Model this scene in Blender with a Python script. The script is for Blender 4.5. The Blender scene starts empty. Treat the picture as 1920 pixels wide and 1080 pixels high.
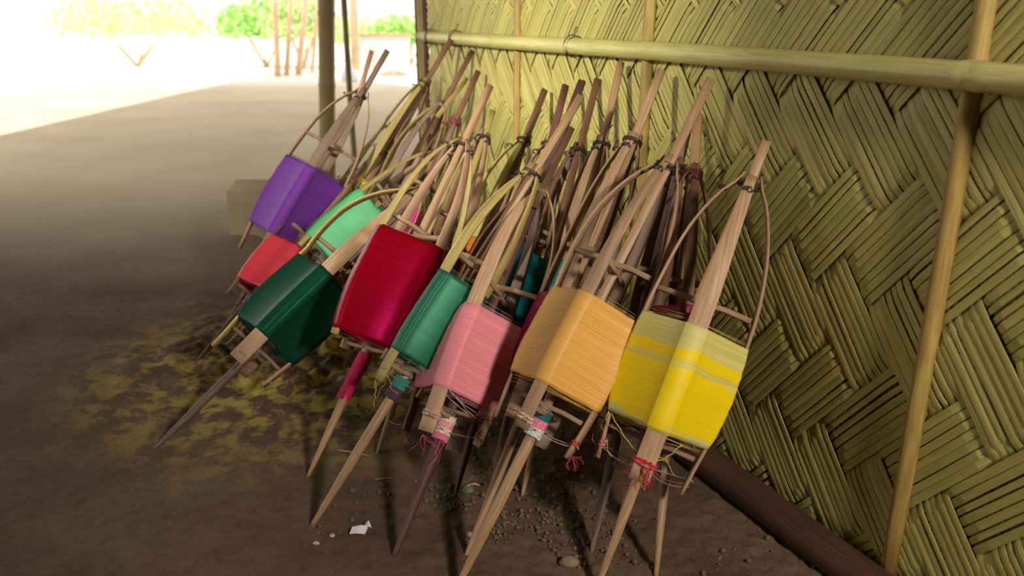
import bpy, math, random
import numpy as np
from mathutils import Vector, Matrix, noise
random.seed(7)
SC = bpy.context.scene
COL = SC.collection

# ------------------------------------------------------------------ camera, world, lights, exposure
CAM = Vector((0, 0, 1.0))
cd = bpy.data.cameras.new('camera')
cam = bpy.data.objects.new('camera', cd); COL.objects.link(cam)
cam.location = CAM
cam.rotation_euler = (math.radians(90) - math.atan(510 / 1568), 0, 0)
cd.sensor_width = 36; cd.lens = 29.4; cd.clip_start = .02; cd.clip_end = 300
cd.dof.use_dof = True; cd.dof.focus_distance = 1.78; cd.dof.aperture_fstop = 3.2
SC.camera = cam
SC.view_settings.view_transform = 'Standard'
SC.view_settings.look = 'None'
SC.view_settings.gamma = 1
SC.view_settings.use_curve_mapping = False
SC.view_settings.exposure = 0.0
SC.cycles.max_bounces = 6; SC.cycles.diffuse_bounces = 4
SC.cycles.use_denoising = True

world = bpy.data.worlds.new('sky'); SC.world = world
world.use_nodes = True
wb = world.node_tree.nodes['Background']
wb.inputs[0].default_value = (1.0, 1.0, .97, 1); wb.inputs[1].default_value = 1.38

def area(name, loc, target, sx, sy, power, col):
    l = bpy.data.lights.new(name, 'AREA'); l.shape = 'RECTANGLE'; l.size = sx; l.size_y = sy
    l.energy = power; l.color = col
    o = bpy.data.objects.new(name, l); COL.objects.link(o)
    o.location = loc
    o.rotation_euler = (Vector(target) - Vector(loc)).to_track_quat('-Z', 'Y').to_euler()
    return o
sl = bpy.data.lights.new('sun', 'SUN'); sl.energy = 4.2; sl.angle = math.radians(1.5); sl.color = (1, .97, .9)
so = bpy.data.objects.new('sun', sl); COL.objects.link(so); so.rotation_euler = Vector((.2, .5, -1)).to_track_quat('-Z', 'Y').to_euler()
# daylight through the doorway behind and to the right of the photographer
k = area('doorway_light', (1.12, -.42, 1.62), (-.22, 1.75, .35), .20, .28, 19, (1.0, .93, .86)); k.data.spread = math.radians(110)
# daylight from the open left side of the shed
k = area('open_side_light', (-1.5, -.25, 1.72), (-.12, 2.6, .86), .11, .12, 8, (1.0, .98, .90)); k.data.spread = math.radians(38)

# ------------------------------------------------------------------ helpers
def srgb(r, g, b):
    f = lambda c: (c / 255 / 12.92) if c <= 10 else ((c / 255 + .055) / 1.055) ** 2.4
    return (f(r), f(g), f(b), 1)

class MB:
    def __init__(s): s.v = []; s.f = []; s.uv = []
    def add(s, vs, fs, uvs=None):
        o = len(s.v); s.v += [tuple(v) for v in vs]; s.f += [tuple(i + o for i in f) for f in fs]
        s.uv += list(uvs) if uvs else [(v[0], v[2]) for v in vs]
    def build(s, name, mat, parent=None, smooth=True, **props):
        me = bpy.data.meshes.new(name); me.from_pydata(s.v, [], s.f)
        ul = me.uv_layers.new(name='UVMap')
        li = np.zeros(len(me.loops), dtype=np.int32); me.loops.foreach_get('vertex_index', li)
        uv = np.array(s.uv, dtype=np.float32)[li]
        ul.data.foreach_set('uv', uv.ravel())
        if smooth: me.shade_smooth()
        if mat: me.materials.append(mat)
        o = bpy.data.objects.new(name, me); COL.objects.link(o)
        if parent is not None: o.parent = parent
        for k, v in props.items(): o[k] = v
        return o

def frames(pts, up=None):
    P = [Vector(p) for p in pts]; T = []
    for i in range(len(P)):
        a = P[max(i - 1, 0)]; b = P[min(i + 1, len(P) - 1)]
        T.append((b - a).normalized())
    return P, T

def section(mb, pts, secs, normals, closed_ends=True, voff=0.0, uoff=0.0):
    """sweep: secs = list of 2-D rings (u along binormal, w along normal) per point"""
    P, T = frames(pts); n = len(secs[0]); vs = []; uvs = []; fs = []; L = voff
    for i, p in enumerate(P):
        if i: L += (P[i] - P[i - 1]).length
        N = Vector(normals[i] if isinstance(normals, list) else normals)
        N = (N - T[i] * N.dot(T[i])).normalized(); B = T[i].cross(N)
        per = uoff; prev = None
        for (u, w) in secs[i]:
            vs.append(p + B * u + N * w)
            if prev: per += math.hypot(u - prev[0], w - prev[1])
            prev = (u, w); uvs.append((per, L))
    m = len(P)
    for i in range(m - 1):
        for j in range(n):
            k = (j + 1) % n
            fs.append((i * n + j, i * n + k, (i + 1) * n + k, (i + 1) * n + j))
    if closed_ends:
        fs.append(tuple(range(n - 1, -1, -1))); fs.append(tuple((m - 1) * n + j for j in range(n)))
    mb.add(vs, fs, uvs)

def flat_sec(w, t, c=.3):
    a, b = w / 2, t / 2; k = min(a, b) * c
    return [(-a, -b + k), (-a + k, -b), (a - k, -b), (a, -b + k), (a, b - k), (a - k, b), (-a + k, b), (-a, b - k)]

def ring(r, n=8, ex=1.0, ey=1.0):
    return [(r * ex * math.cos(2 * math.pi * j / n), r * ey * math.sin(2 * math.pi * j / n)) for j in range(n)]

def tube(mb, pts, r, n=6, normal=(0.31, .2, .93)):
    rs = r if isinstance(r, (list, tuple)) else [r] * len(pts)
    section(mb, pts, [ring(q, n) for q in rs], normal)

def flat(mb, pts, ws, ts, normals, c=.3):
    section(mb, pts, [flat_sec(w, t, c) for w, t in zip(ws, ts)], normals)

# ------------------------------------------------------------------ materials
def newmat(name):
    m = bpy.data.materials.new(name); m.use_nodes = True
    nt = m.node_tree; return m, nt, nt.nodes['Principled BSDF'], nt.nodes, nt.links

def mixc(nt, fac, a, b, mode='MIX'):
    n = nt.nodes.new('ShaderNodeMix'); n.data_type = 'RGBA'; n.blend_type = mode
    if isinstance(fac, (int, float)): n.inputs[0].default_value = fac
    else: nt.links.new(fac, n.inputs[0])
    for i, x in ((6, a), (7, b)):
        if isinstance(x, tuple): n.inputs[i].default_value = x
        else: nt.links.new(x, n.inputs[i])
    return n.outputs[2]

def ramp(nt, src, stops):
    r = nt.nodes.new('ShaderNodeValToRGB'); nt.links.new(src, r.inputs[0])
    e = r.color_ramp.elements
    while len(e) < len(stops): e.new(.5)
    for x, (p, c) in zip(e, stops):
        x.position = p; x.color = c if isinstance(c, tuple) else (c, c, c, 1)
    return r.outputs[0]

def tex(nt, kind='UV', scale=(1, 1, 1), loc=(0, 0, 0), obj_rand=False):
    tc = nt.nodes.new('ShaderNodeTexCoord'); mp = nt.nodes.new('ShaderNodeMapping')
    nt.links.new(tc.outputs[kind], mp.inputs[0]); mp.inputs['Scale'].default_value = scale; mp.inputs['Location'].default_value = loc
    if obj_rand:
        oi = nt.nodes.new('ShaderNodeObjectInfo'); mu = nt.nodes.new('ShaderNodeMath'); mu.operation = 'MULTIPLY'; mu.inputs[1].default_value = 57
        nt.links.new(oi.outputs['Random'], mu.inputs[0])
        cb = nt.nodes.new('ShaderNodeCombineXYZ'); nt.links.new(mu.outputs[0], cb.inputs[0]); nt.links.new(mu.outputs[0], cb.inputs[1])
        nt.links.new(cb.outputs[0], mp.inputs['Location'])
    return mp.outputs[0]

def nz(nt, vec, scale, detail=3, rough=.6, dist=0):
    n = nt.nodes.new('ShaderNodeTexNoise'); nt.links.new(vec, n.inputs['Vector'])
    n.inputs['Scale'].default_value = scale; n.inputs['Detail'].default_value = detail
    n.inputs['Roughness'].default_value = rough; n.inputs['Distortion'].default_value = dist
    return n.outputs[0]

def bump(nt, src, bsdf, strength, dist):
    b = nt.nodes.new('ShaderNodeBump'); b.inputs['Strength'].default_value = strength; b.inputs['Distance'].default_value = dist
    nt.links.new(src, b.inputs['Height']); nt.links.new(b.outputs[0], bsdf.inputs['Normal']); return b

def bamboo(name, c_dark, c_mid, c_light, rough=.6, spots=.0, vary=.25, green=None):
    m, nt, p, N, Lk = newmat(name)
    g = nz(nt, tex(nt, 'UV', (260, 9, 1), obj_rand=True), 1.0, 4, .65)
    big = nz(nt, tex(nt, 'UV', (14, 5, 1), obj_rand=True), 1.0, 3)
    c = ramp(nt, g, [(.22, c_dark), (.5, c_mid), (.8, c_light)])
    c = mixc(nt, ramp(nt, big, [(.35, 0.0), (.7, .55)]), c, green or c_dark)
    oi = N.new('ShaderNodeObjectInfo')
    hv = N.new('ShaderNodeHueSaturation'); mr = N.new('ShaderNodeMapRange')
    mr.inputs[3].default_value = 1 - vary; mr.inputs[4].default_value = 1 + vary
    Lk.new(oi.outputs['Random'], mr.inputs[0]); Lk.new(mr.outputs[0], hv.inputs['Value']); Lk.new(c, hv.inputs['Color'])
    c = hv.outputs[0]
    if spots:
        s = nz(nt, tex(nt, 'UV', (170, 130, 1), obj_rand=True), 1.0, 1)
        c = mixc(nt, ramp(nt, s, [(.68, 0.0), (.74, spots)]), c, srgb(60, 35, 20))
    Lk.new(c, p.inputs['Base Color']); p.inputs['Roughness'].default_value = rough
    p.inputs['Specular IOR Level'].default_value = .35
    bump(nt, g, p, .5, .0012)
    return m

M_slat = bamboo('slat_tan', srgb(122, 92, 68), srgb(172, 137, 104), srgb(200, 166, 128), .55, .5, .14, srgb(148, 114, 84))
M_slat_y = bamboo('slat_yellow', srgb(120, 100, 50), srgb(176, 150, 88), srgb(205, 182, 120), .5, .3, .15, srgb(140, 130, 62))
M_slat_g = bamboo('slat_weathered', srgb(96, 76, 64), srgb(140, 116, 96), srgb(172, 148, 124), .7, .2, .15, srgb(120, 92, 76))
M_slat_b = bamboo('slat_brown', srgb(84, 55, 36), srgb(122, 86, 60), srgb(150, 112, 82), .6, .3, .18, srgb(96, 66, 44))
M_pole = bamboo('pole_bamboo', srgb(120, 92, 62), srgb(168, 134, 96), srgb(196, 164, 122), .42, .15, .12, srgb(150, 110, 70))
M_pole_g = bamboo('pole_grey', srgb(84, 66, 56), srgb(122, 100, 86), srgb(150, 128, 110), .6, .15, .15, srgb(96, 66, 56))
M_pole_r = bamboo('pole_reddish', srgb(64, 36, 32), srgb(98, 62, 54), srgb(130, 92, 78), .6, .15, .15, srgb(80, 44, 40))
M_peg = bamboo('cross_bar_wood', srgb(110, 86, 62), srgb(160, 128, 94), srgb(192, 160, 122), .65, .2, .15)
M_cane = bamboo('wall_slat', srgb(100, 74, 36), srgb(162, 136, 68), srgb(188, 166, 90), .5, .1, .1, srgb(128, 92, 50))  # brownish tone put in for the shaded side of the uprights
M_splitA = bamboo('wall_split', srgb(146, 128, 62), srgb(186, 170, 96), srgb(208, 192, 120), .55, .12, .10, srgb(164, 162, 80))
M_splitB = bamboo('wall_split_rise', srgb(138, 122, 56), srgb(176, 162, 88), srgb(198, 182, 112), .55, .12, .12, srgb(156, 156, 74))
M_rail = bamboo('rail_bamboo', srgb(160, 148, 84), srgb(200, 188, 118), srgb(216, 204, 138), .32, .1, .05, srgb(168, 166, 80))
M_post = bamboo('post_bamboo', srgb(124, 104, 64), srgb(160, 138, 88), srgb(182, 162, 108), .45, .1, .1, srgb(128, 118, 70))
M_log = bamboo('foot_log', srgb(52, 32, 22), srgb(84, 54, 38), srgb(110, 76, 54), .7, .1, .1)

def thread(name, col, col2=None, sheen=None, rough=.38, bands=None, line=.28, aniso=.75, spec=None):
    """thread wound round a frame: UV.x runs round it, UV.y along its axis (metres)"""
    m, nt, p, N, Lk = newmat(name)
    warp = nz(nt, tex(nt, 'UV', (7, 22, 1)), 1.0, 2)
    tc = N.new('ShaderNodeTexCoord'); sp = N.new('ShaderNodeSeparateXYZ'); Lk.new(tc.outputs['UV'], sp.inputs[0])
    ma = N.new('ShaderNodeMath'); ma.operation = 'MULTIPLY_ADD'; ma.inputs[1].default_value = .010
    Lk.new(warp, ma.inputs[0]); Lk.new(sp.outputs[1], ma.inputs[2])
    cb = N.new('ShaderNodeCombineXYZ'); Lk.new(sp.outputs[0], cb.inputs[0]); Lk.new(ma.outputs[0], cb.inputs[1])
    def mp(sc):
        q = N.new('ShaderNodeMapping'); Lk.new(cb.outputs[0], q.inputs[0]); q.inputs['Scale'].default_value = sc; return q.outputs[0]
    fine = nz(nt, mp((4, 820, 1)), 1.0, 2, .7)
    med = nz(nt, mp((3, 190, 1)), 1.0, 3, .7)
    dark = tuple(c * (1 - line * 1.6) for c in col[:3]) + (1,); lite = tuple(min(1, c * (1 + line)) for c in col[:3]) + (1,)
    base = ramp(nt, fine, [(.33, dark), (.5, col), (.68, lite)])
    base = mixc(nt, ramp(nt, med, [(.35, .35), (.6, 0.0)]), base, col2 or dark)
    if bands:   # list of (uv_y position, colour, width): dyed lengths of the yarn
        wob = N.new('ShaderNodeMath'); wob.operation = 'MULTIPLY_ADD'; wob.inputs[1].default_value = .05
        w2 = nz(nt, tex(nt, 'UV', (9, 3, 1)), 1.0, 2); Lk.new(w2, wob.inputs[0]); Lk.new(sp.outputs[1], wob.inputs[2])
        w3 = N.new('ShaderNodeMath'); w3.operation = 'MULTIPLY_ADD'; w3.inputs[1].default_value = .045
        Lk.new(med, w3.inputs[0]); Lk.new(wob.outputs[0], w3.inputs[2])
        for (lo, hi, cc) in bands:
            a = N.new('ShaderNodeMath'); a.operation = 'GREATER_THAN'; a.inputs[1].default_value = lo + .047; Lk.new(w3.outputs[0], a.inputs[0])
            b = N.new('ShaderNodeMath'); b.operation = 'LESS_THAN'; b.inputs[1].default_value = hi + .047; Lk.new(w3.outputs[0], b.inputs[0])
            ab = N.new('ShaderNodeMath'); ab.operation = 'MULTIPLY'; Lk.new(a.outputs[0], ab.inputs[0]); Lk.new(b.outputs[0], ab.inputs[1])
            ccd = tuple(c * .72 for c in cc[:3]) + (1,)
            base = mixc(nt, ab.outputs[0], base, ramp(nt, fine, [(.36, ccd), (.6, cc)]))
    Lk.new(base, p.inputs['Base Color'])
    p.inputs['Roughness'].default_value = rough
    p.inputs['Anisotropic'].default_value = aniso; p.inputs['Anisotropic Rotation'].default_value = .25
    tg = N.new('ShaderNodeTangent'); tg.direction_type = 'UV_MAP'; Lk.new(tg.outputs[0], p.inputs['Tangent'])
    if sheen: p.inputs['Specular Tint'].default_value = sheen
    p.inputs['Specular IOR Level'].default_value = spec or (.55 if sheen else .35)
    bump(nt, fine, p, .35, .0006)
    return m

def plain(name, col, rough=.7, var=.3, scale=60):
    m, nt, p, N, Lk = newmat(name)
    n = nz(nt, tex(nt, 'Object'), scale, 3)
    d = tuple(c * (1 - var) for c in col[:3]) + (1,); l = tuple(min(1, c * (1 + var)) for c in col[:3]) + (1,)
    Lk.new(ramp(nt, n, [(.35, d), (.65, l)]), p.inputs['Base Color']); p.inputs['Roughness'].default_value = rough
    bump(nt, n, p, .3, .002)
    return m
M_wire = plain('binding_wire', srgb(44, 34, 32), .5)
M_twine = plain('twine', srgb(150, 122, 92), .8)
M_string = plain('string_grey', srgb(150, 130, 118), .8)
FUZZ = {}
def fuzz(rgb):
    if rgb not in FUZZ: FUZZ[rgb] = plain('yarn_%d_%d_%d' % rgb, srgb(*rgb), .75, .35, 300)
    return FUZZ[rgb]

# ------------------------------------------------------------------ the setting: floor, ground, wall
W0 = Vector((.522, 1.668, 0)); WD = Vector((-.4091, .9125, 0)); WN = Vector((-.9125, -.4091, 0))
def wp(s, z, off=0): return W0 + WD * s + Vector((0, 0, z)) + WN * off
def wall_dist(x, y): return (Vector((x, y, 0)) - W0).dot(WN)

def ground_z(x, y):
    v = Vector((x, y, 0))
    z = .006 * noise.noise(v * 3) + .002 * noise.noise(v * 22)
    d = wall_dist(x, y)
    m = math.exp(-((x + .62) / .46) ** 2 - ((y - 2.42) / .34) ** 2)           # mossy hump of earth under the far reels
    q = noise.noise(v * 14 + Vector((3, 1, 0))); q2 = noise.noise(v * 38)
    z += m * (.03 + .045 * max(q, -.25) + .024 * q2)
    r = max(0, min(1, (x + .35 + .25 * noise.noise(v * 2.5)) / .25)) * max(0, min(1, (2.6 - y) / .5))
    z += r * (.008 * max(0, noise.noise(v * 24)) + .008 * max(0, noise.noise(v * 55)) + .004 * noise.noise(v * 110))
    return z

m, nt, p, N, Lk = newmat('packed_earth')
ob = tex(nt, 'Object')
n1 = nz(nt, ob, 2.2, 5, .6); n2 = nz(nt, ob, 34, 5, .75); n3 = nz(nt, ob, 160, 3, .7)
c = ramp(nt, n1, [(.3, srgb(84, 64, 50)), (.5, srgb(104, 83, 64)), (.7, srgb(122, 102, 78))])
c = mixc(nt, ramp(nt, n2, [(.3, .55), (.55, 0.0)]), c, srgb(62, 46, 38))
c = mixc(nt, ramp(nt, n3, [(.62, 0.0), (.72, .5)]), c, srgb(160, 140, 112))
ge = N.new('ShaderNodeNewGeometry'); sx = N.new('ShaderNodeSeparateXYZ'); Lk.new(ge.outputs['Position'], sx.inputs[0])
mz = N.new('ShaderNodeVectorMath'); mz.operation = 'DISTANCE'; mz.inputs[1].default_value = (-.62, 2.35, 0); Lk.new(ge.outputs['Position'], mz.inputs[0])
lit_moss_area = ramp(nt, mz.outputs['Value'], [(.25, 1.0), (.75, 0.0)])
mo = N.new('ShaderNodeMath'); mo.operation = 'MULTIPLY'; Lk.new(lit_moss_area, mo.inputs[0]); Lk.new(ramp(nt, nz(nt, ob, 11, 4, .7), [(.46, 0.0), (.58, .9)]), mo.inputs[1])
c = mixc(nt, mo.outputs[0], c, srgb(186, 164, 80))  # yellowish moss patches, brightened so the lit bits are painted in
# dry sand further off, outside the shed, paled in colour to stand for daylight
fs_ = ramp(nt, sx.outputs[1], [(0.0, 0.0), (1.0, 1.0)])
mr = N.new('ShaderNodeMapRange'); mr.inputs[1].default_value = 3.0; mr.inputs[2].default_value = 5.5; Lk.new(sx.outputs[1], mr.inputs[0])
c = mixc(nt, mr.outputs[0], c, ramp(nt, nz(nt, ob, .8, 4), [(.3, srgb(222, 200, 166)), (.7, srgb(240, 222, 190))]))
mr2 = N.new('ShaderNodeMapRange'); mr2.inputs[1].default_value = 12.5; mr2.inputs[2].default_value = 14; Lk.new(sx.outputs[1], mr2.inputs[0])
c = mixc(nt, mr2.outputs[0], c, srgb(250, 244, 232))  # near-white colour paints in the sunlit ground of the far yard
Lk.new(c, p.inputs['Base Color']); p.inputs['Roughness'].default_value = .95; p.inputs['Specular IOR Level'].default_value = .15
bump(nt, n2, p, .8, .006)
M_earth = m

xs = np.concatenate([np.arange(-60, -6, 6), np.arange(-6, -1.2, .3), np.arange(-1.2, .85, .0095), np.arange(.85, 3, .3), np.arange(3, 61, 6)])
ys = np.concatenate([np.arange(-6, .6, .5), np.arange(.6, 1.2, .1), np.arange(1.2, 2.9, .0095), np.arange(2.9, 6, .25), np.arange(6, 90, 5)])
mb = MB(); vs = []
for y in ys:
    for x in xs:
        near = -1.3 < x < .9 and 1.1 < y < 3.0
        vs.append((x, y, ground_z(x, y) if near else 0))
nx = len(xs)
fsx = [(j * nx + i, j * nx + i + 1, (j + 1) * nx + i + 1, (j + 1) * nx + i) for j in range(len(ys) - 1) for i in range(nx - 1)]
mb.add(vs, fsx); mb.build('floor', M_earth, None, kind='structure')

# woven bamboo wall: twill of split bamboo, with a dark sheet added behind so gaps look shaded
S0, S1, ZT = -1.15, 2.11, 1.30
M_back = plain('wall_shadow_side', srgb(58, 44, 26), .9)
mb = MB()
def box(mb, o, a, b, c_):
    o, a, b, c_ = map(Vector, (o, a, b, c_)); vs = [o, o + a, o + a + b, o + b, o + c_, o + a + c_, o + a + b + c_, o + b + c_]
    mb.add(vs, [(3, 2, 1, 0), (4, 5, 6, 7), (0, 1, 5, 4), (1, 2, 6, 5), (2, 3, 7, 6), (3, 0, 4, 7)])
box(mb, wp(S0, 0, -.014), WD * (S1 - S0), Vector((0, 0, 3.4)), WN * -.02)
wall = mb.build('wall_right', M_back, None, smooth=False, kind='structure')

BW = .108; NS = 7; SW = BW / NS; D2 = math.sqrt(.5)
ANG = math.radians(50)
def weave(direction):
    """splits run at +-ANG in the wall; returns list of (screen size key, MB)"""
    ca, sa = math.cos(ANG), math.sin(ANG); out = []
    # u = along the split, q = across; s = u*ca*dir - ... (dir +1: rises towards far end)
    d = direction
    U = (d * ca, sa); Q = (-sa * d, ca)
    corners = [(S0, 0), (S1, 0), (S0, ZT), (S1, ZT)]
    qs = [s * Q[0] + z * Q[1] for s, z in corners]
    U2 = (-d * ca, sa); Q2 = (sa * d, ca)                     # the other direction's across vector
    k0 = int(math.floor(min(qs) / SW)) - 1; k1 = int(math.ceil(max(qs) / SW)) + 1
    rnd = random.Random(5 + d)
    for k in range(k0, k1):
        q = (k + .5) * SW; band = k // NS; sub = k % NS
        # clip the line s = q*Q0 + u*U0, z = q*Q1 + u*U1 to the rectangle
        lo, hi = -9, 9
        for a, b, mn, mx in ((q * Q[0], U[0], S0, S1), (q * Q[1], U[1], 0.0, ZT)):
            t0, t1 = (mn - a) / b, (mx - a) / b
            if t0 > t1: t0, t1 = t1, t0
            lo = max(lo, t0); hi = min(hi, t1)
        if hi - lo < .03: continue
        gap = .0013 + (.0035 if rnd.random() < .13 else 0) + rnd.random() * .0006
        w = SW - gap; lift = rnd.uniform(-.0007, .0009); tilt = rnd.uniform(-.0008, .0008)
        wig = rnd.uniform(0, 6)
        cross = U[0] * Q2[0] + U[1] * Q2[1]                   # change of the other band's coordinate along this split
        n = max(2, int((hi - lo) / .022)); pts = []; rings = []
        for i in range(n + 1):
            u = lo + (hi - lo) * i / n; s = q * Q[0] + u * U[0]; z = q * Q[1] + u * U[1]
            ob_ = (s * Q2[0] + z * Q2[1]) / BW + rnd.uniform(-.03, .03)
            if d > 0: i_, j_ = band, ob_
            else: i_, j_ = band, ob_
            ph = ((i_ + j_) if d > 0 else (i_ + j_ + .0)) % 4
            jf = j_ % 1.0; base = math.floor(j_)
            def over(b):
                v = (band + b) % 4 if d > 0 else (b + band) % 4
                o_ = v < 2
                return 1 if (o_ if d > 0 else not o_) else -1
            h = over(base)
            e = .16
            if jf < e: h = h + (over(base - 1) - h) * (.5 - .5 * jf / e)
            elif jf > 1 - e: h = h + (over(base + 1) - h) * (.5 - .5 * (1 - jf) / e)
            off = .0058 * h + lift
            pts.append(wp(s, z, off)); wv = .0006 * math.sin(u * 9 + wig)
            rings.append([(-w / 2 + wv, -.0009), (w / 2 + wv, -.0009), (w / 2 + wv, .0004 + tilt), (wv, .0011), (-w / 2 + wv, .0004 - tilt)])
        m_ = MB(); section(m_, pts, rings, WN, voff=rnd.random() * 9)
        mid = (lo + hi) / 2; sm = q * Q[0] + mid * U[0]; zm = q * Q[1] + mid * U[1]
        pm = wp(sm, zm); inframe = 0 if (sm < -.15) else 1
        out.append((inframe * (hi - lo) / (pm - CAM).length, m_))
    return out
allsp = [(k, m_, M_splitA) for k, m_ in weave(1)] + [(k, m_, M_splitB) for k, m_ in weave(-1)]
allsp.sort(key=lambda t: -t[0])
for k, m_, mt in allsp[:295]: m_.build('bamboo_split', mt, wall, smooth=False)
for mt in (M_splitA, M_splitB):
    rest = MB()
    for k, m_, mm in allsp[295:]:
        if mm is mt: rest.add(m_.v, m_.f, m_.uv)
    rest.build('woven_splits', mt, wall, smooth=False, kind='stuff')

# upright half-culms pinned to the weave, flush with it
def culm(mb, pts, r, nodes=(), n=14):
    """bamboo stem with swollen rings at the given fractions"""
    P = [Vector(p) for p in pts]; tot = sum((P[i + 1] - P[i]).length for i in range(len(P) - 1))
    ts = sorted(set([0, 1] + [i / 24 for i in range(25)] + [x + d for x in nodes for d in (-.006, -.002, 0, .002, .006) if 0 < x + d < 1]))
    out = []; rs = []
    for t in ts:
        f = t * (len(P) - 1); i = min(int(f), len(P) - 2); out.append(P[i].lerp(P[i + 1], f - i))
        k = 1.0
        for x in nodes:
            dd = abs(t - x)
            if dd < .0011: k = .99
            elif dd < .0025: k = 1.10
        rs.append(r * k)
    section(mb, out, [ring(q, n) for q in rs], (.2, .9, .1))

for i, (s, w, z0) in enumerate([(1.205, .026, 0), (.455, .031, 0), (-.42, .03, 0), (-1.0, .03, 0)]):
    mb = MB(); zs = [z0 + (1.5 - z0) * k / 12 for k in range(13)]
    sec = [(w / 2 * math.cos(a), w * .75 * math.sin(a)) for a in [math.pi * j / 8 for j in range(9)]]
    section(mb, [wp(s + .004 * math.sin(z * 3 + i), z, .005) for z in zs], [sec] * 13, WN)
    o = mb.build('wall_upright', M_cane, None)
    o['label'] = ['slim split bamboo upright on the woven wall, left of the middle of the long rail',
                  'split bamboo upright on the woven wall behind the mustard reel, yellow with a shaded side',
                  'split bamboo upright on the woven wall to the right of the yellow reel',
                  'split bamboo upright at the near end of the woven wall'][i]
    o['category'] = 'bamboo upright'; o['group'] = 'split bamboo uprights on the woven wall'

rail = MB(); culm(rail, [wp(2.125, .921, .03), wp(1.2, .920, .032), wp(.4, .923, .034), wp(-1.05, .912, .034)], .0215, (.075, .29, .535, .66, .86), 18)
rl = rail.build('bamboo_rail', M_rail)
rl['label'] = 'long pale green bamboo pole tied horizontally across the woven wall'; rl['category'] = 'bamboo rail'
def coil(mb, c, axis, R, r, turns=2, pitch=.003, n=16, sq=1.0, wob=0):
    c = Vector(c); a = Vector(axis).normalized(); x = a.orthogonal().normalized(); y = a.cross(x); pts = []
    for i in range(int(turns * n) + 1):
        t = 2 * math.pi * i / n
        pts.append(c + (x * math.cos(t) + y * math.sin(t) * sq) * (R + wob * math.sin(3.1 * t + i)) + a * pitch * (i / n - turns / 2))
    tube(mb, pts, r, 5)
for s in (2.0, 1.72, .80):
    mb = MB(); coil(mb, wp(s, .921, .026), WD * 1 + Vector((0, 0, .25)), .028, .0016, 1.9, .016)
    tube(mb, [wp(s, .945, .03), wp(s + .012, .965, .018), wp(s + .02, .972, .01)], .0013, 5)
    mb.build('wire_tie', M_wire, rl)

mb = MB(); culm(mb, [wp(-1.1, .03, .05), wp(.3, .032, .06), wp(1.9, .03, .055)], .036, (.2, .5, .8))
o = mb.build('foot_log', M_log); o['label'] = 'dark round log lying along the foot of the woven wall'; o['category'] = 'log'

# corner posts at the far end of the wall
for i, (s, off, r, mt, lb) in enumerate([(2.135, .004, .012, M_log, 'thin dark pole between the weave and the corner culms'),
                                     (2.17, .0, .009, M_post, 'weathered bamboo culm at wall corner, next to the thin dark pole'),
                                     (2.21, .0, .016, M_cane, 'thick yellow bamboo culm in the middle of the corner bundle'),
                                     (2.255, .0, .010, M_log, 'outermost dark pole of the corner bundle beside the bright opening')]):
    mb = MB(); culm(mb, [wp(s, -.01, off), wp(s + .005, 1.1, off), wp(s, 3.4, off)], r, (.13, .3, .47, .66, .85), 12)
    o = mb.build('corner_culm', mt); o['label'] = lb; o['category'] = 'bamboo post'; o['group'] = 'culms at the far corner of the wall'

mb = MB(); culm(mb, [(-1.068, 4.77, -.01), (-1.001, 4.77, 1.1), (-.86, 4.77, 3.4)], .045, (.12, .29, .46, .63, .8), 18)
o = mb.build('bamboo_post', M_post); o['label'] = 'thick upright bamboo post standing in the opening at the left'; o['category'] = 'bamboo post'
mb = MB(); culm(mb, [(-1.035, 5.5, 0), (-1.043, 5.5, .5), (-1.046, 5.5, 1.15), (-1.08, 5.5, 3.4)], .0185, (.15, .4, .6, .8), 12)
o = mb.build('leaning_pole', M_log if 0 else M_post); o['label'] = 'slim leaning pole just right of the thick bamboo post'; o['category'] = 'pole'

# unseen roof, its reach and slanted edge shaped to shade floor and yard
M_thatch = plain('thatch', srgb(96, 78, 50), .95, .4, 30)
mb = MB(); rp = [(-5.2, -2.6), (2.7, -2.6), (2.7, 5.6), (-5.2, 14.6)]
mb.add([(x, y, z) for z in (3.4, 3.48) for x, y in rp], [(3, 2, 1, 0), (4, 5, 6, 7), (0, 1, 5, 4), (1, 2, 6, 5), (2, 3, 7, 6), (3, 0, 4, 7)]); mb.build('ceiling', M_thatch, None, smooth=False, kind='structure')
mb = MB(); box(mb, (2.2, -2.6, 0), (.06, 0, 0), (0, 8.3, 0), (0, 0, 3.4)); mb.build('wall_back', M_back, None, smooth=False, kind='structure')
mb = MB(); box(mb, (-1.7, -2.6, 0), (3.9, 0, 0), (0, .06, 0), (0, 0, 3.4)); mb.build('wall_front', M_back, None, smooth=False, kind='structure')
mb = MB(); box(mb, (-1.75, -2.6, 0), (.05, 0, 0), (0, 3.1, 0), (0, 0, 3.4)); mb.build('wall_left', M_back, None, smooth=False, kind='structure')

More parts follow.
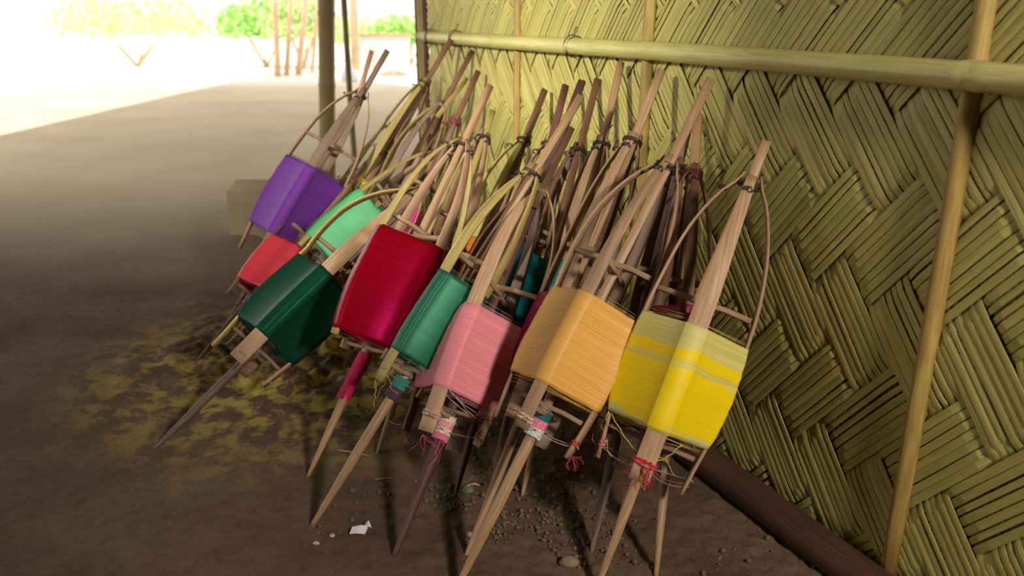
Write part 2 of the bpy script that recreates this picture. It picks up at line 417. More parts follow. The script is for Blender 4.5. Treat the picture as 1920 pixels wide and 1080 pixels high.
# ------------------------------------------------------------------ outdoors, far behind: leaf and trunk colours whitened to stand for overexposure
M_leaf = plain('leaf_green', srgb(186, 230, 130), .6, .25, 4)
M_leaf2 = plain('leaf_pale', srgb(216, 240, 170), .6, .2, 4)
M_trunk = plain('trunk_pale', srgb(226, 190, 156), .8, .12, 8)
M_lime = plain('limewash', srgb(226, 214, 212), .8, .1, 3)
M_terra = plain('terracotta', srgb(206, 150, 120), .8, .2, 6)
def bush(loc, rx, rz, n, mat, label, seed, leaf=.12):
    r = random.Random(seed); root = bpy.data.objects.new('bush', None); COL.objects.link(root); root.location = loc
    root['label'] = label; root['category'] = 'bush'; root['group'] = 'bushes beyond the yard'
    mb = MB()
    for i in range(n):
        a, b = r.uniform(0, 6.28), r.uniform(-.2, 1); q = r.random() ** .4
        c = Vector((math.cos(a) * rx * q * math.sqrt(1 - b * b * .9), math.sin(a) * rx * .6 * q, rz * (.5 + .5 * b * q)))
        d = Vector((r.uniform(-1, 1), r.uniform(-1, 1), r.uniform(-.4, 1))).normalized(); e = d.orthogonal().normalized() * leaf * .32
        f = d * leaf * r.uniform(.7, 1.3)
        mb.add([c, c + f * .5 + e, c + f, c + f * .5 - e], [(0, 1, 2, 3)])
    mb.build('foliage', mat, root, smooth=False, kind='stuff')
    mb = MB()
    for i in range(5):
        a = r.uniform(0, 6.28); tube(mb, [(0, 0, 0), (math.cos(a) * rx * .3, math.sin(a) * .2, rz * .4), (math.cos(a) * rx * .6, math.sin(a) * .3, rz * .75)], [.03, .02, .008], 5)
    mb.build('stem', M_trunk, root)
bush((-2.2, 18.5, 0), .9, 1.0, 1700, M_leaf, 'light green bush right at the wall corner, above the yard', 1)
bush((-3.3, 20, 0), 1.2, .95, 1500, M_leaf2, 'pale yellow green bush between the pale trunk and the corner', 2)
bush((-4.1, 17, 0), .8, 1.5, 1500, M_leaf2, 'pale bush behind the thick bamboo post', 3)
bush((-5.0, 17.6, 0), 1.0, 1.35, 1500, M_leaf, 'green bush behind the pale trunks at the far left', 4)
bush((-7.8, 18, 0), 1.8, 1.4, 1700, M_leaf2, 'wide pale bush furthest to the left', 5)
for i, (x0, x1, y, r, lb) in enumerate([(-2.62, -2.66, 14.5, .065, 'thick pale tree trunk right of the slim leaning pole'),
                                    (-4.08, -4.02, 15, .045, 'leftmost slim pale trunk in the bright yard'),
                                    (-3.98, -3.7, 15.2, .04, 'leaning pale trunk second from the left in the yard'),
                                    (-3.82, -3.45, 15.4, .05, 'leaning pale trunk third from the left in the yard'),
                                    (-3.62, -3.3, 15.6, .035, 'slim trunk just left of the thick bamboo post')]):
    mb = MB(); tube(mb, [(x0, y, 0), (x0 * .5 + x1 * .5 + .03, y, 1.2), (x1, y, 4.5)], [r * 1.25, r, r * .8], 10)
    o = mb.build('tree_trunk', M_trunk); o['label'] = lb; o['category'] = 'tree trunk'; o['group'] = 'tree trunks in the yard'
mb = MB(); box(mb, (-3.0, 17.2, 0), (.95, 0, 0), (0, .25, 0), (0, 0, .62)); yw = mb.build('garden_wall', M_lime, None, smooth=False)
yw['label'] = 'low pinkish white wall in front of the green bush, blurred'; yw['category'] = 'wall'
mb = MB(); box(mb, (-3.05, 17.15, .62), (1.05, 0, 0), (0, .35, 0), (0, 0, .05)); mb.build('coping', M_terra, yw, smooth=False)
mb = MB(); tube(mb, [(-2.1, 15.2, .0), (-2.1, 15.2, .04), (-2.1, 15.2, .08), (-2.1, 15.2, .10)], [.26, .24, .15, .03], 12)
o = mb.build('clay_mound', M_terra); o['label'] = 'reddish clay heap on the ground below the low wall'; o['category'] = 'heap'
mb = MB(); tube(mb, [(-2.6, 13.8, 0), (-2.6, 13.8, .05), (-2.59, 13.8, .15), (-2.6, 13.8, .23)], [.10, .16, .14, .03], 10)
o = mb.build('white_bag', plain('white_plastic', srgb(235, 235, 240), .4, .05)); o['label'] = 'small white bag on the sand at the foot of the leaning pole'; o['category'] = 'bag'
M_crate = plain('crate_yellow', srgb(206, 172, 92), .6, .15, 5)
def carton(name, x, y, w, d, h, mat, label, cat):
    mb = MB(); t = .008
    for (o, a, b) in (((x, y, 0), (w, 0, 0), (0, d, 0)),): box(mb, o, a, b, (0, 0, t))
    box(mb, (x, y, t), (w, 0, 0), (0, t, 0), (0, 0, h)); box(mb, (x, y + d - t, t), (w, 0, 0), (0, t, 0), (0, 0, h))
    box(mb, (x, y + t, t), (t, 0, 0), (0, d - 2 * t, 0), (0, 0, h)); box(mb, (x + w - t, y + t, t), (t, 0, 0), (0, d - 2 * t, 0), (0, 0, h))
    o = mb.build(name, mat, None, smooth=False); o['label'] = label; o['category'] = cat
    mb = MB(); box(mb, (x + w * .02, y + t, h + t), (w * .96, 0, 0), (0, d * .45, .03), (0, 0, .004)); mb.build('flap', mat, o, smooth=False)
carton('cardboard_box', -1.35, 3.9, .34, .3, .2, plain('cardboard', srgb(206, 186, 150), .8, .1, 6), 'pale cardboard box on the ground at the left edge, behind the purple reel', 'box')
carton('yellow_crate', -.72, 3.95, .3, .24, .14, M_crate, 'yellow crate on the ground glimpsed behind the purple reel slats', 'crate')

# ------------------------------------------------------------------ thread reels
RP = [(0.27, .80), (.34, .86), (.42, .95), (.50, 1.0), (.58, .985), (.66, .97), (.74, .92), (.82, .82), (.89, .65), (.95, .43), (1.0, .15), (1.02, .13)]
def prof(t, bow=1.0):
    for i in range(len(RP) - 1):
        a, b = RP[i], RP[i + 1]
        if t <= b[0] or i == len(RP) - 2:
            f = (t - a[0]) / (b[0] - a[0]); f = max(-.2, min(1.2, f))
            m0 = (RP[i + 1][1] - RP[max(i - 1, 0)][1]) / (RP[i + 1][0] - RP[max(i - 1, 0)][0]) * (b[0] - a[0])
            j = min(i + 2, len(RP) - 1)
            m1 = (RP[j][1] - a[1]) / (RP[j][0] - a[0]) * (b[0] - a[0])
            f2, f3 = f * f, f * f * f
            return (2 * f3 - 3 * f2 + 1) * a[1] + (f3 - 2 * f2 + f) * m0 + (-2 * f3 + 3 * f2) * b[1] + (f3 - f2) * m1

def curly(mb, r, p, n, l, rad, drop=(0, 0, -1), spread=.4):
    """a tuft of loose yarn ends: drop is the direction they hang"""
    for k in range(n):
        q = Vector(p); pts = [q.copy()]; d = (Vector(drop) + Vector((r.uniform(-1, 1), r.uniform(-1, 1), r.uniform(-1, 1))) * spread).normalized()
        for i in range(8):
            d = (d + Vector((r.uniform(-1, 1), r.uniform(-1, 1), r.uniform(-1, 1))) * .55 + Vector(drop) * .15).normalized()
            q = q + d * l / 8; pts.append(q.copy())
        tube(mb, pts, rad, 4)

def reel(label, T, A, top, phi, R, mat, rgb, slat_mats, pole_mat, b0=.385, b1=.625, wrap=None, wrapr=(.30, .335), stick2=None, sw=.026,
         seed=0, wire=None, xt=.685, thick=.004, detail=1, bow=(1, 1, 1, 1), low=.29, polefat=1.0, tufts=(), name='thread_reel', tmat=None, second=None, endwraps=(), strands=()):
    r = random.Random(seed + 100)
    T = Vector(T); A = Vector(A); T.z = ground_z(T.x, T.y) - .004
    ax = (A - T); L = ax.length; ax.normalize()
    mid = T + ax * L * .5; e1 = (CAM - mid); e1 = (e1 - ax * e1.dot(ax)).normalized(); e2 = ax.cross(e1)
    root = bpy.data.objects.new(name, None); COL.objects.link(root)
    root.matrix_world = Matrix(((e1.x, e2.x, ax.x, T.x), (e1.y, e2.y, ax.y, T.y), (e1.z, e2.z, ax.z, T.z), (0, 0, 0, 1)))
    root['label'] = label; root['category'] = 'thread reel'; root['group'] = 'bamboo thread reels leaning on the wall'
    inv = root.matrix_world.to_3x3().inverted(); down = inv @ Vector((0, 0, -1))
    ph = [math.radians(phi + 90 * k) for k in range(4)]; sws = [sw * r.uniform(.88, 1.12) for k in range(4)]
    rr = [R * r.uniform(.97, 1.03) for k in range(4)]; dr = [r.uniform(-.05, .05) for k in range(4)]
    def rad(k, t):
        g = prof(t); f = max(0, (t - .64) / .36)
        return rr[k] * (g + (bow[k] - 1) * math.sin(min(1, f) * math.pi) * .9)
    def P(k, t, off=0, da=0):
        a = ph[k] + dr[k] * max(0, t - .62) * 2 + da
        q = max(rad(k, t), .0145) + off
        return Vector((q * math.cos(a), q * math.sin(a), t * L))
    # four bent slats
    for k in range(4):
        lo = low + r.uniform(-.012, .012); hi = 1.0 + r.uniform(.0, .014)
        ts = [lo + (hi - lo) * i / 26 for i in range(27)]
        w0 = sws[k]
        ws = [w0 * (1 - .0 * t) if t < .7 else w0 * (1 - 1.0 * (t - .7) / .3 * .50) for t in ts]
        th = [.0062 if t < .7 else .0062 - (t - .7) * .008 for t in ts]
        mb = MB(); nr = [Vector((math.cos(ph[k]), math.sin(ph[k]), 0))] * 27
        flat(mb, [P(k, t, .0012 * math.sin(t * 19 + k)) for t in ts], ws, th, nr)
        mb.build('slat', slat_mats[k % len(slat_mats)], root)
    # pole: round and pointed below, squarish split above
    zt = top * L if top > 1.02 and False else top
    zs = [0, .012, .05, .11, .17, .24, .30 * L, .45 * L, .7 * L, .93 * L, L, (L + zt) / 2 if zt > L else L + .01, max(zt, L + .03)]
    zs = sorted(zs); rs = []; ring_list = []
    for z in zs:
        if z < .17: q = .0035 + (.0105 - .0035) * (z / .17) ** .7
        else: q = .0105
        q *= polefat
        if z > .31 * L: ring_list.append([(x * 1.0, y) for x, y in flat_sec(.0185, .012, .35)])
        else: ring_list.append([(q * math.cos(a), q * math.sin(a)) for a in [-math.pi + .46, -math.pi / 2 - .33, -math.pi / 2 + .33, -.46, .46, math.pi / 2 - .33, math.pi / 2 + .33, math.pi - .46]])
    mb = MB(); a0 = math.radians(r.uniform(-25, 25))
    section(mb, [Vector((.0015 * math.sin(z * 9), .0015 * math.cos(z * 7), z)) for z in zs], ring_list, Vector((math.cos(a0), math.sin(a0), 0)))
    mb.build('pole', pole_mat, root)
    if second is not None:      # a second split sticking out of the binding
        ang, ln, lat = second
        mb = MB(); a1 = math.radians(ang)
        dirv = Vector((.15 * math.cos(a1), math.sin(a1) * .3, 1)).normalized() if lat is None else Vector((lat[0], lat[1], 1)).normalized()
        st = Vector((.016, .004, L - .06)); flat(mb, [st, st + dirv * .06, st + dirv * (.06 + ln)], [.016, .017, .015], [.006] * 3, [Vector((1, 0.2, 0))] * 3)
        mb.build('split_stick', slat_mats[-1], root)
    # winding
    nzr = 22; rows = []; uvr = []
    def section_pts(t, extra):
        pts = []; c = []
        for k in range(4):
            base = P(k, t, .0046 + extra); tv = Vector((-math.sin(ph[k]), math.cos(ph[k]), 0)); rv = Vector((math.cos(ph[k]), math.sin(ph[k]), 0))
            w = sws[k] * .5 + .0012
            c.append([base - tv * (w + .0018) - rv * .0048, base - tv * w - rv * .0006, base, base + tv * w - rv * .0006, base + tv * (w + .0018) - rv * .0048])
        for k in range(4):
            pts += c[k]; a, b = c[k][-1], c[(k + 1) % 4][0]
            for f in (.2, .4, .6, .8):
                q = a.lerp(b, f); q2 = q * (1 - .045 * math.sin(math.pi * f)); q2.z = q.z; pts.append(q2)
        return pts
    n = 36; vs = []; uvs = []
    seed3 = Vector((seed * 3.1, 1.7, 0))
    for layer in (0, 1):
        for i in range(nzr + 1):
            v = i / nzr; t = b0 + (b1 - b0) * v
            ex = thick * (1 - (2 * v - 1) ** 4) * (1 + .25 * noise.noise(Vector((v * 5, seed, 0)))) + .0012 * noise.noise(Vector((v * 16, seed, 3))) - (.0 if layer == 0 else .0022 + thick * .9 * (1 - (2 * v - 1) ** 4))
            pts = section_pts(t, ex); per = 0
            for j, q in enumerate(pts):
                if j: per += (pts[j] - pts[j - 1]).length
                if i in (0, nzr): q = q + Vector((0, 0, .0022 * noise.noise(Vector((j * .55, seed, i))))) 
                vs.append(q); uvs.append((per + .0001, (t - b0) * L + .5 + .003 * math.sin(per * 6)))
    fs = []; off = (nzr + 1) * n
    for i in range(nzr):
        for j in range(n):
            k = (j + 1) % n
            fs.append((i * n + j, i * n + k, (i + 1) * n + k, (i + 1) * n + j))
            fs.append((off + i * n + k, off + i * n + j, off + (i + 1) * n + j, off + (i + 1) * n + k))
    for j in range(n):
        k = (j + 1) % n
        fs.append((off + j, off + k, k, j)); fs.append((nzr * n + j, nzr * n + k, off + nzr * n + k, off + nzr * n + j))
    if mat is not None: mb = MB(); mb.add(vs, fs, uvs); mb.build('winding', mat, root)
    # spreader crosses above and below the winding
    for tt, w_, h_ in ((xt, .017, .010), ((b0 + low) / 2 + .012, .014, .009)):
        for k in (0, 1):
            a, b = P(k, tt, -.006), P(k + 2, tt, -.006); dz = Vector((0, 0, .0065 if k else -.0065))
            if tt > .5 and detail: pass
            c_ = Vector((.004, 0, tt * L)) + dz
            mb = MB(); flat(mb, [a + dz, a.lerp(c_, .55) + dz * .8, c_, b.lerp(c_, .55) + dz * .8, b + dz], [w_ * .8, w_, w_ * 1.25, w_, w_ * .8], [h_] * 5, [Vector((0, 0, 1))] * 5)
            mb.build('cross_bar', M_peg, root)
        mb = MB()
        coil(mb, (0, 0, tt * L), (.25, .2, 1), .0155, .0014, 3, .004, 10, wob=.001)
        coil(mb, (0, 0, tt * L), (1, .3, .2), .017, .0013, 2, .004, 10, wob=.001)
        mb.build('lashing', M_twine if tt > .5 else M_string, root)
    # binding at the neck
    mb = MB(); wm = wire or M_wire
    coil(mb, (0, 0, .985 * L), (.1, .05, 1), .0215, .0013, 3.2, .0035, 12, wob=.0012)
    for k in (0, 2, 3):
        a = P(k, .96, .006); coil(mb, a, (a - P(k, .94)), .010, .0011, 2, .003, 9, sq=.8)
        tube(mb, [a, a.lerp(Vector((0, 0, .985 * L)), .5) + Vector((.004, 0, .004)), Vector((.018, 0, .985 * L))], .0012, 4)
    mb.build('neck_binding', wm, root)
    # string round the lower slat ends
    mb = MB(); tb = low + .025; ps = []
    for k in (0, 1, 2, 3, 0):
        ps.append(P(k, tb, .005 * (1 if k % 2 else .6)))
        coil(mb, P(k, tb, 0), (0, 0, 1), .011, .0009, 2, .002, 10, sq=.75) if len(ps) < 5 else None
        ps.append(Vector((.011 * math.cos(ph[k] + .8), .011 * math.sin(ph[k] + .8), tb * L - .008)))
    tube(mb, ps, .0009, 4)
    mb.build('lower_string', M_string, root)
    # loose turns at both ends of the winding
    if detail:
        mb = MB()
        for (tb_, sg) in ((b1, 1), (b0, -1)):
            for k in range(4):
                for q in range(6):
                    za = tb_ + sg * (.001 + .004 * q * r.random()); zb = tb_ + sg * (.001 + .004 * q * r.random())
                    a, b = P(k, za, .0035, .05), P((k + 1) % 4, zb, .0035, -.05); md = a.lerp(b, .5) * .985; md.z = (a.z + b.z) / 2
                    tube(mb, [a, md, b], .0003, 3)
        mb.build('loose_turns', tmat or fuzz(rgb), root, kind='stuff')
    # yarn wrapped on the pole under the winding
    if wrap:
        z0, z1 = wrapr[0] * L, wrapr[1] * L; nb = len(wrap)
        for i, cc in enumerate(wrap):
            a, b = z1 - (z1 - z0) * i / nb, z1 - (z1 - z0) * (i + 1) / nb; mb = MB()
            coil(mb, (0, 0, (a + b) / 2), (.06, .03, 1), .0136 * polefat, .0026, max(3, (a - b) / .0022), .0022, 12, wob=.0014)
            mb.build('yarn_wrap', fuzz(cc), root)
    for (kk, cc) in endwraps:          # yarn knotted round the lower end of a slat
        mb = MB(); tv = Vector((-math.sin(ph[kk]), math.cos(ph[kk]), 0)); rv = Vector((math.cos(ph[kk]), math.sin(ph[kk]), 0)); c0 = P(kk, low + .03)
        pts = []
        for i in range(56):
            a = 2 * math.pi * i / 11.3
            pts.append(c0 + tv * math.cos(a) * (sws[kk] * .56 + .0015) + rv * math.sin(a) * (.0062 + .001 * math.sin(i * 1.7)) + Vector((0, 0, .0045 * math.sin(i * .37) + .002 * math.sin(i * 2.3))))
        tube(mb, pts, .0012, 5); mb.build('yarn_knot', fuzz(cc), root)
    for (k1, t1, a1, k2, t2, cc) in strands:
        mb = MB(); a, b = P(k1, t1, .006, a1), P(k2, t2, .007)
        pts = [a.lerp(b, i / 8) + down * (.012 * math.sin(math.pi * i / 8)) + Vector((.0015 * math.sin(i * 2.2), .0015 * math.cos(i * 3.1), 0)) for i in range(9)]
        tube(mb, pts, .00075, 5); mb.build('yarn_strand', fuzz(cc), root)
    if tufts:
        for (cc, pos, nn, ll) in tufts:
            mb = MB(); kk, tt = pos; base = P(kk, tt, .008) if kk >= 0 else Vector((.014, 0, tt * L))
            curly(mb, r, base, nn, ll, .00055, down, .9); mb.build('yarn_ends', fuzz(cc), root)
    return root

S, Y, G_, B_ = M_slat, M_slat_y, M_slat_g, M_slat_b
T_yellow = thread('thread_yellow', srgb(232, 200, 6), srgb(214, 186, 6), None, .58,
                  bands=[(.5 + .150, .9, srgb(212, 200, 112)), (.5 + .118, .5 + .130, srgb(214, 200, 96)), (.0, .5 + .009, srgb(206, 198, 128))], line=.06, aniso=.4)
T_mustard = thread('thread_mustard', srgb(218, 162, 74), srgb(206, 146, 76), None, .55, line=.2, aniso=.5)
T_pink = thread('thread_pink', srgb(224, 134, 140), srgb(206, 114, 124), srgb(255, 200, 210), .5, line=.2, aniso=.55)
T_teal = thread('thread_sea_green', srgb(34, 84, 64), srgb(28, 72, 54), srgb(150, 255, 200), .42, line=.3)
T_red = thread('thread_crimson', srgb(118, 4, 20), srgb(108, 4, 16), srgb(255, 30, 120), .25, line=.2, spec=.34)
T_dgreen = thread('thread_bottle_green', srgb(16, 58, 40), srgb(12, 48, 36), srgb(90, 220, 170), .36, line=.25, spec=.2)
T_lgreen = thread('thread_leaf_green', srgb(88, 184, 118), srgb(74, 168, 106), None, .45, line=.15)
T_purple = thread('thread_purple', srgb(112, 56, 142), srgb(96, 42, 128), srgb(220, 150, 255), .5, line=.2, spec=.3)
T_blue = thread('thread_teal_blue', srgb(0, 110, 116), srgb(0, 96, 104), None, .4, line=.2)
T_cyan = thread('thread_turquoise', srgb(0, 130, 118), srgb(0, 110, 100), None, .4, line=.2)
T_magenta = thread('thread_magenta', srgb(226, 44, 140), srgb(210, 30, 126), None, .35, line=.2)
T_maroon = thread('thread_maroon', srgb(140, 20, 60), srgb(120, 12, 50), None, .4, line=.2)
T_orange = thread('thread_orange', srgb(208, 116, 48), srgb(190, 100, 40), None, .45, line=.2)
T_lime = thread('thread_lime', srgb(208, 220, 110), srgb(196, 208, 96), None, .45, line=.2)
T_gold = thread('thread_gold', srgb(214, 178, 60), srgb(200, 160, 50), None, .45, line=.2)
T_rose = thread('thread_rose_red', srgb(214, 60, 70), srgb(196, 44, 60), None, .4, line=.2)
T_brown = thread('thread_brown', srgb(92, 50, 36), srgb(80, 40, 30), None, .5, line=.2)

reel('reel of bright yellow thread with a pale cream upper band, nearest on the right', (.148, 1.277, 0), (.449, 1.557, .709), .90, 2, .100, T_yellow, (226, 206, 90),
     [S, S, S, S], M_pole, .392, .63, wrap=[(196, 40, 48), (226, 196, 150)], wrapr=(.295, .325), sw=.036, seed=1, tufts=[((196, 30, 60), (-1, .31), 14, .05), ((214, 198, 90), (-1, .33), 5, .07), ((220, 120, 150), (3, .31), 7, .03), ((222, 200, 90), (3, .37), 3, .09), ((190, 30, 50), (0, .315), 16, .045)], polefat=1.05, endwraps=[(0, (200, 24, 44)), (3, (222, 130, 150))], strands=[(3, .39, .25, 3, .315, (222, 204, 96)), (3, .39, .45, 0, .33, (222, 204, 96)), (0, .385, .5, 0, .325, (206, 186, 80)), (3, .315, 0, 0, .31, (196, 150, 120)), (0, .315, 0, 1, .31, (160, 60, 80)), (0, .31, 0, 1, .30, (150, 140, 130))])
reel('reel of golden mustard thread leaning left of the yellow reel', (-.107, 1.277, 0), (.313, 1.657, .725), 1.115, -18, .092, T_mustard, (226, 190, 100),
     [S, S, G_, S], M_pole, .445, .645, wrap=[(20, 90, 84), (220, 120, 140), (196, 196, 180)], wrapr=(.345, .40), sw=.029, seed=2, bow=(1, 1, 1, 1.22), xt=.735, low=.34, tufts=[((200, 60, 80), (1, .345), 8, .03), ((210, 90, 110), (3, .345), 5, .02)], polefat=1.15, endwraps=[(1, (190, 50, 60)), (0, (214, 180, 160))], strands=[(0, .365, 0, 1, .365, (190, 160, 150))])
reel('reel of satin pink thread in the middle of the front row', (-.233, 1.383, 0), (.064, 1.893, .626), 1.170, -24, .098, T_pink, (232, 170, 170),
     [S, S, G_, B_], M_pole_r, .385, .598, wrap=[(222, 190, 170), (214, 140, 150), (214, 190, 160), (214, 100, 130)], wrapr=(.285, .345), bow=(1, 1.12, 1, 1.1), sw=.030, seed=3, wire=M_twine, second=(20, .17, (-.02, .06)),
     tufts=[((186, 70, 110), (0, .27), 6, .05), ((190, 90, 120), (-1, .29), 5, .07), ((206, 90, 130), (3, .30), 5, .05)], polefat=1.15, endwraps=[(0, (196, 160, 130)), (1, (190, 150, 130))], strands=[(0, .384, .2, 1, .37, (196, 160, 160)), (0, .375, .1, 1, .36, (200, 170, 160)), (0, .38, .3, 1, .355, (190, 150, 150))])
reel('reel of shiny sea green thread between the crimson and pink reels', (-.417, 1.485, 0), (.051, 1.853, .675), 1.105, -42, .071, T_teal, (70, 130, 100),
     [M_slat_y, M_slat_y, B_, M_slat_y], M_pole, .445, .66, wrap=[(40, 120, 100), (70, 40, 60)], wrapr=(.345, .40), sw=.022, seed=4, low=.37, xt=.72, bow=(1.1, 1, 1, 1.3),
     tufts=[((214, 170, 70), (0, .38), 5, .08)], polefat=1.1)
reel('reel of glossy crimson thread with a magenta sheen, left of the green one', (-.468, 1.679, 0), (-.122, 2.129, .698), 1.070, 31, .112, T_red, (120, 20, 30),
     [S, M_slat_y, S, M_slat_y], M_pole, .37, .665, wrap=[(190, 14, 70)], wrapr=(.215, .345), sw=.027, seed=5, low=.345, xt=.70, polefat=1.0)
reel('reel of dark bottle green thread steeply slanted at the left edge', (-.878, 1.821, 0), (-.265, 2.344, .521), 1.02, -12, .100, T_dgreen, (40, 80, 60),
     [S, S, B_, M_slat_y], M_pole_g, .385, .62, sw=.040, seed=6, xt=.69, bow=(1, 1, 1, 1.3))
reel('reel of light leaf green thread behind the dark green reel', (-.909, 2.449, 0), (-.224, 2.814, .565), .97, 30, .100, T_lgreen, (110, 200, 140),
     [S, S, S, M_slat_y], M_pole, .45, .68, sw=.026, seed=7, xt=.73, low=.40)
reel('reel of rose red thread leaning low at the far left behind the bottle green one', (-.956, 2.302, 0), (-.551, 2.873, .464), .99, 8, .08, T_rose, (180, 60, 70),
     [S, S, G_, B_], M_pole_g, .36, .58, wire=M_twine, sw=.026, seed=8, xt=.66, low=.28)
reel('reel of purple thread with two splayed tips in front of the bright opening', (-.965, 2.614, 0), (-.510, 2.933, .753), 1.100, -12, .110, T_purple, (110, 70, 150),
     [G_, S, G_, S], M_slat_g, .385, .66, sw=.034, seed=9, second=(0, .14, (-.02, -.25)), xt=.76)
reel('reel with gold thread whose tip crosses the left end of the wall rail', (-.798, 2.771, 0), (-.308, 3.106, .780), 1.150, -20, .062, T_gold, (200, 170, 80),
     [M_slat_y, B_, S, M_slat_y], M_slat_b, .36, .56, sw=.024, seed=10, detail=0)
reel('reel of pale lime thread with a pink tie at its neck', (-.786, 2.589, 0), (-.431, 3.135, .620), 1.095, 15, .068, T_lime, (190, 200, 110),
     [S, B_, M_slat_y, S], M_slat, .38, .68, sw=.024, seed=11, wire=fuzz((150, 70, 120)), detail=0)
reel('empty brown slatted reel with two tips crossed, right of the gold reel', (-.621, 2.517, 0), (-.243, 2.990, .706), 1.130, -35, .078, None, (90, 50, 40),
     [G_, S, B_, M_slat_y], M_slat_b, .32, .50, sw=.028, seed=12, xt=.60, second=(0, .13, (-.02, .14)), wire=M_twine, bow=(1, 1, 1, 1.3), detail=0)
reel('reel of magenta thread with a red bound neck, left of the crimson reel tip', (-.509, 2.384, 0), (-.188, 2.852, .672), 1.065, 10, .056, T_magenta, (200, 60, 130),
     [G_, B_, S, B_], M_slat_b, .38, .58, sw=.022, seed=13, wire=fuzz((130, 50, 50)), detail=0)
reel('reel of dark maroon thread tucked behind the crimson and sea green reels', (-.327, 1.789, 0), (-.080, 2.44, .672), 1.060, 30, .066, T_maroon, (120, 30, 50),
     [S, M_slat_y, B_, S], M_slat_y, .38, .60, sw=.024, seed=14, detail=0)
reel('dim orange thread reel with a short dark tip left of the pink reel', (-.270, 1.898, 0), (.038, 2.416, .668), 1.070, -20, .058, T_orange, (200, 120, 60),
     [M_slat_y, B_, S, M_slat_y], M_slat_b, .38, .60, sw=.022, seed=15, bow=(1, 1, 1, 1.35), detail=0)
reel('reel of dark teal blue thread seen through the slats of the pink reel', (-.128, 1.599, 0), (.10, 2.188, .689), 1.12, -10, .064, T_blue, (20, 110, 110),
     [B_, G_, B_, G_], M_pole_r, .37, .64, sw=.024, seed=16, detail=0)
reel('empty dark reel with looping neck wire between the pink and mustard reels', (-.045, 1.70, 0), (.174, 2.175, .676), 1.060, 35, .062, None, (90, 50, 40),
     [B_, B_, G_, B_], M_slat_b, .38, .60, sw=.028, seed=17, detail=0)
reel('reel of turquoise thread with a broad pale slat, upper left of the mustard reel', (.02, 1.60, 0), (.219, 2.028, .714), 1.070, -30, .058, T_cyan, (20, 120, 110),
     [S, S, M_slat_y, S], M_pole, .38, .62, sw=.028, seed=18, detail=0)
reel('reel with weathered slats directly behind the mustard reel', (-.093, 1.383, 0), (.268, 1.842, .749), 1.125, -20, .060, T_maroon, (120, 30, 50),
     [S, G_, B_, S], M_pole, .38, .58, sw=.028, seed=19, xt=.70, detail=0)
reel('empty reel with a short blunt tip in shade right behind the mustard reel neck', (.153, 1.398, 0), (.366, 1.830, .693), .94, 20, .064, None, (70, 40, 30),
     [B_, M_slat_y, B_, B_], M_pole_g, .38, .60, sw=.026, seed=20, detail=0)
reel('shaded reel of maroon thread close to the wall behind the yellow reel', (.267, 1.318, 0), (.388, 1.783, .689), .97, 12, .060, T_maroon, (160, 40, 70),
     [M_slat_b, M_slat_b, B_, M_slat_b], M_pole, .40, .62, sw=.026, seed=21, wire=fuzz((90, 30, 36)), detail=0, polefat=1.0)

# ------------------------------------------------------------------ small things on the floor
def stone(name, loc, sx_, sy_, sz, rgb, label, cat='stone', seed=0):
    mb = MB(); nu, nv = 12, 8; vs = []
    for i in range(nv + 1):
        for j in range(nu):
            a = math.pi * i / nv; b = 2 * math.pi * j / nu
            v = Vector((math.sin(a) * math.cos(b), math.sin(a) * math.sin(b), math.cos(a)))
            k = 1 + .28 * noise.noise(v * 1.6 + Vector((seed * 5.3, 0, 0)))
            vs.append((v.x * sx_ * k, v.y * sy_ * k, v.z * sz * k))
    mb.add(vs, [(i * nu + j, i * nu + (j + 1) % nu, (i + 1) * nu + (j + 1) % nu, (i + 1) * nu + j) for i in range(nv) for j in range(nu)])
    o = mb.build(name, plain(name + '_mat%d' % seed, srgb(*rgb), .85, .2, 80), None); o.location = (loc[0], loc[1], ground_z(*loc) + sz * .55)
    o['label'] = label; o['category'] = cat
    return o
stone('stone', (.11, 1.36), .019, .013, .011, (134, 112, 86), 'rounded tan stone on the dark soil at the bottom, right of the mustard pole', seed=1)
stone('pebble', (-.363, 1.452), .006, .005, .004, (176, 164, 136), 'tiny pale pebble left of the paper scrap', 'pebble', 2)
stone('pebble', (-.390, 1.427), .007, .005, .004, (176, 160, 136), 'tiny pale pebble furthest left, below the green reel tip', 'pebble', 3)
stone('pebble', (-.085, 1.455), .009, .007, .006, (150, 134, 116), 'grey pebble beside the mustard reel pole', 'pebble', 4)
stone('earth_clod', (-.10, 1.62), .016, .012, .010, (118, 102, 72), 'lumpy earth clod between pink pole and thin brown pole', 'clod', 5)
M_paper = plain('paper', srgb(224, 212, 214), .7, .06, 40)
mb = MB(); c0 = Vector((-.307, 1.462, ground_z(-.307, 1.462) + .003))
g_ = [(-.022, -.008, 0), (-.006, -.012, .004), (.010, -.010, .001), (.016, -.002, .010), (-.018, .004, .008), (-.002, .004, .012), (.012, .008, .008), (.013, .022, .012), (.004, .020, .002), (.020, .012, .001)]
g_ = [c0 + Vector(q) for q in g_]
g2 = [q + Vector((.0002, .0001, .0007)) for q in g_]
ff = [(0, 1, 5, 4), (1, 2, 6, 5), (2, 3, 6), (5, 6, 8), (6, 7, 8), (6, 9, 7)]
mb.add(g2 + g_, ff + [tuple(i + 10 for i in reversed(f)) for f in ff])
o = mb.build('paper_scrap', M_paper, None, smooth=False); o['label'] = 'crumpled white paper scrap on the floor at the lower left'; o['category'] = 'paper'
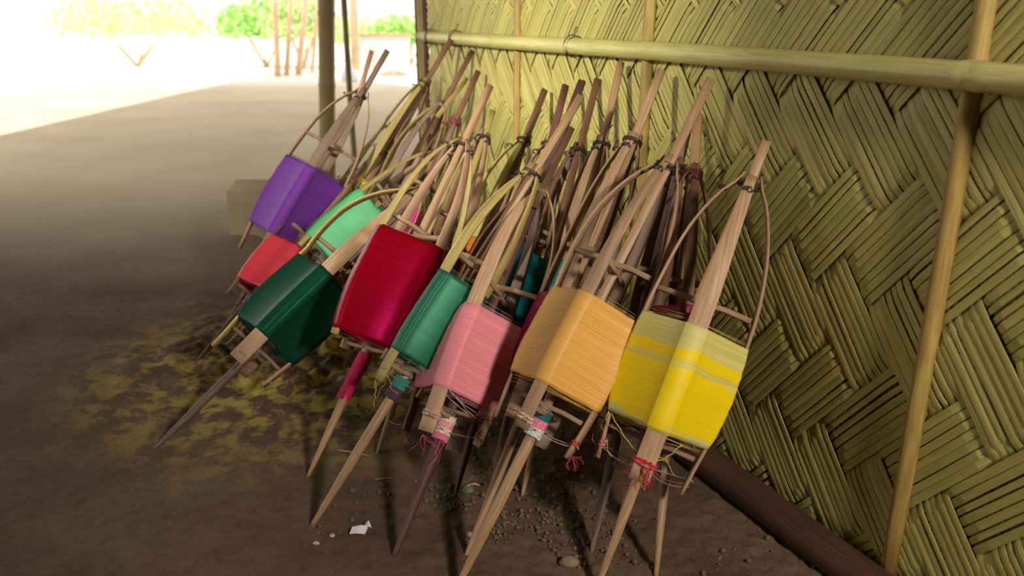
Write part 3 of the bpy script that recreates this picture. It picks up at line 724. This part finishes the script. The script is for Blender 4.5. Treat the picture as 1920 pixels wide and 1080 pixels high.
def straw(x0, y0, x1, y1, r_, rgb, name, label, cat):
    mb = MB(); ps = []
    for i in range(7):
        f = i / 6; x = x0 + (x1 - x0) * f; y = y0 + (y1 - y0) * f + .004 * math.sin(f * 3)
        ps.append((x, y, ground_z(x, y) + r_ + .0015))
    tube(mb, ps, [r_ * .7] + [r_] * 5 + [r_ * .5], 5); o = mb.build(name, fuzz(rgb), None); o['label'] = label; o['category'] = cat
straw(-.425, 1.80, -.335, 1.765, .0018, (176, 156, 122), 'straw', 'long pale straw on the floor behind the green reel pole', 'straw')
straw(-.385, 1.83, -.35, 1.79, .0012, (150, 130, 96), 'straw', 'short curved straw just above the long pale straw', 'straw')
straw(-.105, 1.635, -.072, 1.64, .0025, (184, 150, 124), 'wood_chip', 'short pinkish wood chip right of the thin brown pole', 'wood chip')
straw(-.31, 1.665, -.27, 1.668, .0016, (170, 140, 80), 'straw', 'short golden straw left of the pink reel pole', 'straw')
straw(-.02, 1.49, .005, 1.492, .0015, (150, 112, 80), 'twig', 'small reddish twig on the crumbly soil beside the mustard pole', 'twig')
rr_ = random.Random(3)
mb = MB(); curly(mb, rr_, (-.115, 1.60, .012), 6, .05, .0006, (0, 0, -.1), .9)
mb.v = [(v[0], v[1], max(v[2], ground_z(v[0], v[1]) + .001)) for v in mb.v]
o = mb.build('yarn_snippet', fuzz((70, 150, 120))); o['label'] = 'green yarn snippet on the floor by the thin brown pole'; o['category'] = 'yarn'
mb = MB(); curly(mb, rr_, (.207, 1.70, .014), 16, .03, .0007, (0, 0, .1), 1.4)
mb.v = [(v[0], v[1], max(v[2], ground_z(v[0], v[1]) + .001)) for v in mb.v]
o = mb.build('yarn_fluff', fuzz((196, 60, 130))); o['label'] = 'pink yarn fluff on the dark floor below the yellow reel'; o['category'] = 'yarn'

mb = MB(); r_ = random.Random(9)
for i in range(3800):
    x = r_.uniform(-.45, .6); y = r_.uniform(1.15, 2.3)
    if i % 2: x = r_.gauss(.02, .14); y = r_.gauss(1.50, .14)
    if noise.noise(Vector((x * 4, y * 4, 2))) < -.05 + .35 * (x < -.2): continue
    s_ = .0012 + .0065 * r_.random() ** 4;
    if wall_dist(x, y) < .03: continue
    z = ground_z(x, y)
    vs = [Vector((a, b, c_)) * s_ * r_.uniform(.7, 1.3) + Vector((x, y, z + s_ * .4)) for a, b, c_ in ((1, 0, 0), (0, 1, 0), (-1, 0, 0), (0, -1, 0), (0, 0, 1), (0, 0, -1))]
    mb.add(vs, [(0, 1, 4), (1, 2, 4), (2, 3, 4), (3, 0, 4), (1, 0, 5), (2, 1, 5), (3, 2, 5), (0, 3, 5)])
o = mb.build('soil_crumbs', plain('soil_crumb', srgb(108, 88, 66), .95, .3, 90), None, kind='stuff'); o['label'] = 'brown soil crumbs scattered over the earth floor'; o['category'] = 'soil'
